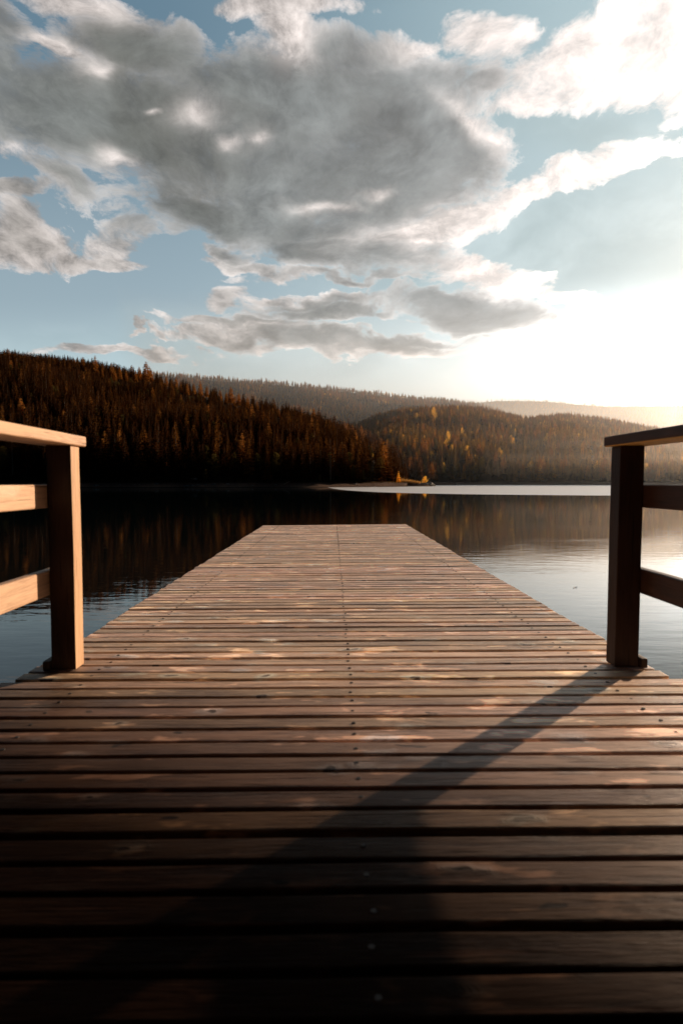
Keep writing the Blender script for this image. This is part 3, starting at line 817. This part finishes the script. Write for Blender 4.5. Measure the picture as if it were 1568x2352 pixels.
for k in range(11):
    t = k / 10; s = max(.06, math.sin(math.pi * (t * .85 + .15)) ** .6)
    rings.append([bm.verts.new(((t - .5) * 4.2, math.cos(a) * .8 * s, -math.sin(a) * .6 * s + .6 + .25 * t * t)) for a in [math.pi * i / 6 for i in range(7)]])
for a, b in zip(rings, rings[1:]):
    for i in range(6): bm.faces.new((a[i], b[i], b[i + 1], a[i + 1]))
bm.faces.new(rings[0]); bm.faces.new(list(reversed(rings[-1])))
obj('hull', bm, M_WHITE, o, True)
bm = bmesh.new(); box(bm, -.3, .1, -.7, .7, .42, .48, .01); obj('seat', bm, M_LOG, o)

# a leaf afloat
bm = bmesh.new()
vv = [bm.verts.new((math.cos(a) * .045, math.sin(a) * .02, .012 + .012 * math.cos(a * 2))) for a in [6.283 * i / 10 for i in range(10)]]
c0 = bm.verts.new((0, 0, .004))
for i in range(10): bm.faces.new((vv[i], vv[(i + 1) % 10], c0))
Yl = 2.0 * FPX / (1353 - 1106.6)
tag(obj('floating_leaf', bm, plain('dark_leaf', (.04, .03, .02), .6, 0, 9, (.08, .05, .03)), loc=((1328 - 765) / FPX * Yl, Yl, .001)), 'small dark leaf floating on the bright water left of the right post', 'leaf')

# ------------------------------------------------------------------ haze over the lake and valley
HAZE = True
if HAZE:
    m = bpy.data.materials.new('haze'); m.use_nodes = True; t = m.node_tree; t.nodes.clear(); N = NT(t)
    o_ = N.n('ShaderNodeOutputMaterial'); v = N.n('ShaderNodeVolumeScatter')
    v.inputs['Color'].default_value = (0.80, 0.90, 1.0, 1); v.inputs['Density'].default_value = 0.00013; v.inputs['Anisotropy'].default_value = 0.78
    t.links.new(v.outputs[0], o_.inputs['Volume'])
    def prism(name, poly, z0, z1, mm, label):
        bm = bmesh.new()
        lo = [bm.verts.new((x, y, z0)) for x, y in poly]; hi = [bm.verts.new((x, y, z1)) for x, y in poly]
        bm.faces.new(list(reversed(lo))); bm.faces.new(hi)
        for i in range(len(poly)):
            j = (i + 1) % len(poly); bm.faces.new((lo[i], lo[j], hi[j], hi[i]))
        bmesh.ops.recalc_face_normals(bm, faces=bm.faces)
        return tag(obj(name, bm, mm), label, 'haze', None, 'stuff')
    prism('haze', [(60, 100), (85, 132), (1920, 3100), (-1000, 3100), (-230, 950), (-60, 640), (10, 330), (25, 240)], 0.05, 330, m, 'thin warm evening haze filling the valley beyond the lake')
    m3 = m.copy(); m3.name = 'valley_haze'; m3.node_tree.nodes['Volume Scatter'].inputs['Density'].default_value = 0.0005
    m3.node_tree.nodes['Volume Scatter'].inputs['Anisotropy'].default_value = 0.4
    prism('valley_haze', [(-330, 900), (40, 930), (560, 1020), (930, 1500), (1450, 2450), (-900, 2450), (-420, 1350)], 0.04, 300, m3, 'blue grey haze filling the valley behind the wooded middle hill')
    for k, (top, dens) in enumerate(((9, .0006), (20, .0005), (34, .0003))):
        m2 = m.copy(); m2.name = 'mist'; m2.node_tree.nodes['Volume Scatter'].inputs['Density'].default_value = dens
        m2.node_tree.nodes['Volume Scatter'].inputs['Color'].default_value = (1, .93, .84, 1)
        prism('mist', [(88 - k, 345 - k), (480 + k, 340 - k), (470 + k, 640 + k), (270 + k, 640 + k)], 0.06 + .02 * k, top, m2, 'pale mist lying low over the far shore on the right')

# ------------------------------------------------------------------ sky
Wd = bpy.data.worlds.new('World'); bpy.context.scene.world = Wd; Wd.use_nodes = True
t = Wd.node_tree; t.nodes.clear(); N = NT(t)
out = N.n('ShaderNodeOutputWorld'); bg = N.n('ShaderNodeBackground'); t.links.new(bg.outputs[0], out.inputs[0])
dirv = N.n('ShaderNodeTexCoord').outputs['Generated']
dx, dy, dz = N.xyz(dirv)[0:3]
ys = N.m('MAXIMUM', dy, 0.12)
U = N.m('DIVIDE', dx, ys); V = N.m('DIVIDE', dz, ys)
P = N.comb(U, V, 0.0)
nis = N.n('ShaderNodeTexSky', sky_type='NISHITA'); nis.sun_disc = False
nis.sun_elevation = R(SUN_EL); nis.sun_rotation = R(SUN_AZ); nis.altitude = 500; nis.dust_density = 1.5
clear = N.mix(1, nis.outputs[0], (0.072, 0.076, 0.078, 1), 'MULTIPLY')

# detail: noise laid out as on a cloud deck, so it flattens towards the horizon
den = N.m('ADD', N.m('MAXIMUM', V, -0.1), 0.34)
Wp = N.comb(N.m('DIVIDE', U, den), N.m('DIVIDE', -1.1, den), 0.0)
w1 = N.noise(Wp, 2.2, 4, 0.55, out=1)
w3 = N.noise(Wp, 9.0, 4, 0.6, out=1)
PW0 = N.vm('ADD', P, N.vm('SCALE', N.vm('SUBTRACT', w1, (.5, .5, .5)), sc=0.15))
PW0 = N.vm('ADD', PW0, N.vm('SCALE', N.vm('SUBTRACT', w3, (.5, .5, .5)), sc=0.045))
def blob(px, py, rx, ry, rot=0, soft=0.5, vec=None):
    """elliptical patch of sky, given by where it stands above the lake"""
    cu, cv = uv(px, py); k = 1 / FPX
    q = N.mapping(vec or PW, loc=(cu, cv, 0), rot=(0, 0, R(rot)), sc=(rx * k, ry * k, 1), ty='TEXTURE')
    soft = min(1.0, soft * 1.45)
    return N.mr(N.vm('LENGTH', q), 1 + soft, max(0.0, 1 - soft))
def union(qs):
    o = None
    for q in qs:
        b = blob(*q); o = b if o is None else N.m('MAXIMUM', o, b)
    return o
def billow(shift):
    Wq = N.vm('ADD', Wp, N.vm('SCALE', N.vm('SUBTRACT', w1, (.5, .5, .5)), sc=0.25))
    if shift: Wq = N.vm('ADD', Wq, (shift[0] * 1.6, shift[1] * 2.2, 0))
    big = N.noise(Wq, 3.0, 8, 0.60)
    med = N.noise(Wq, 10.5, 9, 0.68)
    return N.m('ADD', N.m('MULTIPLY', big, 1.7), N.m('SUBTRACT', N.m('MULTIPLY', med, 1.35), 1.525)), big, med
GREY = [(1110, 205, 110, 44, 0, .5), (980, 330, 200, 110, 0, .5), (850, 603, 190, 20, 2, .6), (120, 275, 260, 135, -12, .5), (350, 300, 330, 165, -10, .5), (640, 250, 340, 165, -4, .4), (930, 215, 300, 110, 2, .45), (760, 390, 420, 140, 2, .4),
    (560, 490, 370, 80, -6, .5), (760, 575, 280, 56, -8, .5), (1060, 370, 170, 70, 8, .6), (10, 180, 80, 180, 0, .6), (330, 120, 200, 90, -20, .6), (820, 120, 200, 60, 0, .8),
    (1060, 690, 210, 44, -8, .6), (790, 712, 210, 22, 4, .8), (930, 762, 240, 22, 2, .9)]
BRIGHT = [(1400, 165, 300, 105, 12, .5), (1580, 90, 180, 150, 0, .5), (1130, 95, 120, 70, -10, .7), (930, 105, 120, 26, 6, .8), (1240, 245, 170, 42, 10, .7),
    (1000, 520, 220, 44, 12, .6), (1290, 425, 300, 44, 20, .55), (650, 75, 60, 95, 35, .7), (640, 10, 200, 26, 0, .8), (170, 15, 120, 36, -12, .8), (130, 122, 75, 18, -20, .9), (1120, 620, 170, 26, -6, .8), (1260, 668, 120, 26, -16, .8)]
SMALL = [(600, 768, 270, 20, 2, .6), (900, 788, 300, 20, 0, .6), (270, 810, 190, 16, 0, .6), (520, 688, 50, 24, 20, .7), (45, 555, 130, 46, -8, .55), (40, 500, 60, 40, 0, .7), (165, 600, 60, 20, -20, .8), (300, 540, 100, 48, 22, .55), (250, 605, 90, 20, 0, .7), (40, 448, 70, 20, 0, .8), (160, 430, 110, 36, -28, .7), (520, 585, 70, 24, -14, .7),
    (590, 625, 130, 14, -10, .8), (820, 638, 260, 14, 2, .8), (515, 690, 40, 20, 20, 1.0), (620, 690, 60, 14, 0, .9), (760, 690, 200, 16, 6, .9), (560, 748, 200, 14, 0, .9), (800, 775, 260, 26, 0, .9), (290, 768, 40, 7, 0, 1.0), (350, 778, 40, 7, 0, 1.0), (300, 808, 200, 14, 0, .9)]
PW = PW0
nz, fb, fm = billow(None)
relief = N.m('SUBTRACT', nz, billow((0.030, -0.012))[0])          # sunlit side of a billow
grey = union(GREY); bright = union(BRIGHT)
cov = N.m('MAXIMUM', N.m('MAXIMUM', grey, bright), union(SMALL))
tau = N.m('MAXIMUM', N.m('ADD', N.m('SUBTRACT', cov, 0.45), nz), 0.0)

# closeness to the sun
sx_, sy_, sz_ = math.sin(R(SUN_AZ)) * math.cos(R(SUN_EL)), math.cos(R(SUN_AZ)) * math.cos(R(SUN_EL)), math.sin(R(SUN_EL))
dot = N.vm('DOT_PRODUCT', dirv, (sx_, sy_, sz_))
g1 = N.m('POWER', N.m('MAXIMUM', dot, 0.0), 5.0)
g2 = N.m('POWER', N.m('MAXIMUM', dot, 0.0), 14.0)
# sky behind the clouds
tint = N.mix(N.mr(V, 0.20, 0.78), (0.38, 0.49, 0.55, 1), (0.15, 0.25, 0.33, 1))
tint = N.mix(N.mr(V, 0.32, 0.16), tint, (0.52, 0.66, 0.70, 1))
base = N.mix(0.85, clear, tint)
base = N.mix(N.mr(U, -0.35, 0.6, 0, .75), base, (0.50, 0.66, 0.70, 1))
veil = N.m('MAXIMUM', blob(1330, 555, 460, 110, 10, .6), N.m('MAXIMUM', blob(1420, 310, 300, 60, -6, .7), N.m('MULTIPLY', blob(1000, 800, 700, 60, 0, .9), .7)))
base = N.mix(N.m('MULTIPLY', veil, .75), base, N.mix(N.mr(fb, .35, .65), (0.36, 0.48, 0.51, 1), (0.60, 0.73, 0.76, 1)))
# cloud: thin parts let the sun through and shine, deep parts are grey
gain = N.m('MAXIMUM', N.m('ADD', 1.1, N.m('MULTIPLY', N.m('SUBTRACT', grey, N.m('MULTIPLY', bright, .8)), 5.0)), 0.3)
pock = union([(430, 265, 66, 34, 0, .8), (515, 318, 30, 16, 0, .9), (578, 312, 30, 20, 0, .9), (346, 262, 22, 9, 0, .9), (640, 110, 50, 60, 30, .9), (1090, 300, 120, 26, -40, .8), (1165, 345, 70, 22, -20, .9), (860, 435, 60, 14, 0, .9), (255, 375, 50, 26, -30, .9), (215, 180, 30, 20, 0, .9), (740, 455, 90, 14, 0, .9), (30, 370, 60, 14, 0, .9)])
gain = N.m('MULTIPLY', gain, N.m('SUBTRACT', 1.0, N.m('MULTIPLY', pock, 0.9)))
T = N.m('EXPONENT', N.m('MULTIPLY', N.m('MULTIPLY', tau, gain), -1.0))
al = N.m('SUBTRACT', 1.0, N.m('EXPONENT', N.m('MULTIPLY', N.m('POWER', tau, 1.25), -9.0)))
gsm = N.noise(PW0, 4.6, 4, 0.5)
gcol = N.mix(N.mr(N.m('ADD', N.m('MULTIPLY', gsm, .75), N.m('MULTIPLY', fb, .25)), .36, .66), (0.25, 0.268, 0.262, 1), (0.12, 0.124, 0.112, 1))
gcol = N.mix(N.mr(U, -0.5, 0.6, 0, .6), gcol, (0.33, 0.345, 0.36, 1))
rl = N.m('MAXIMUM', N.m('ADD', 1.0, N.m('MULTIPLY', relief, 0.9)), 0.55)
gcol = N.mix(1, gcol, N.comb(rl, rl, rl), 'MULTIPLY')
wl = N.m('ADD', N.m('ADD', N.m('MULTIPLY', g1, 1.0), 0.70), N.m('MULTIPLY', N.m('MAXIMUM', relief, -.22), 1.5))
wcol = N.mix(1, (1.0, 0.90, 0.85, 1), N.comb(wl, wl, wl), 'MULTIPLY')
ccol = N.mix(T, gcol, wcol)
col = N.mix(al, base, ccol)
# glow of the hidden sun through thin cloud
lowv = N.mr(V, 0.37, 0.15)
gg = N.m('MULTIPLY', N.m('ADD', N.m('MULTIPLY', g1, 1.1), N.m('MULTIPLY', g2, 1.9)), N.m('ADD', 0.05, lowv))
gv = N.m('MULTIPLY', gg, N.m('SUBTRACT', 1.0, N.m('MULTIPLY', N.m('MULTIPLY', al, N.m('SUBTRACT', 1.0, T)), .6)))
col = N.mix(1, col, N.comb(N.m('MULTIPLY', gv, .98), gv, gv), 'ADD')
# unseen sky behind, overhead and far right: dimmed to cut the fill light
back = N.m('MAXIMUM', N.mr(dy, 0.66, 0.40), N.mr(U, 0.72, 1.0))
zen = N.mr(dz, 0.61, 0.74)
bk = N.m('MAXIMUM', back, zen)
col = N.mix(bk, col, N.mix(1, clear, (0.04, 0.05, 0.06, 1), 'MULTIPLY'))
col = N.mix(N.mr(dz, 0.0, -0.05), col, (0.02, 0.02, 0.02, 1))
N.put(bg.inputs[0], col); bg.inputs[1].default_value = 1.0

# ------------------------------------------------------------------ sun
sl = bpy.data.lights.new('sun', 'SUN'); sl.energy = 5.0; sl.angle = R(0.5); sl.color = (1.0, 0.70, 0.47)
so = link('sun', sl); so.rotation_euler = Vector((sx_, sy_, sz_)).to_track_quat('Z', 'Y').to_euler()

# ------------------------------------------------------------------ camera
cd = bpy.data.cameras.new('camera'); co = link('camera', cd); co.location = (0, 0, CAM_H)
co.rotation_euler = (R(90 - PITCH), 0, R(-YAW))
cd.sensor_fit = 'VERTICAL'; cd.sensor_height = 36; cd.lens = FPX / 2352 * 36
cd.clip_start = 0.05; cd.clip_end = 9000
cd.dof.use_dof = True; cd.dof.focus_distance = 9.0; cd.dof.aperture_fstop = 2.8
S = bpy.context.scene; S.camera = co
S.view_settings.view_transform = 'Standard'; S.view_settings.look = 'None'; S.view_settings.exposure = 0
S.cycles.use_denoising = True
S.cycles.max_bounces = 6; S.cycles.diffuse_bounces = 2; S.cycles.glossy_bounces = 3; S.cycles.volume_bounces = 0; S.cycles.transparent_max_bounces = 4
S.cycles.sample_clamp_indirect = 6
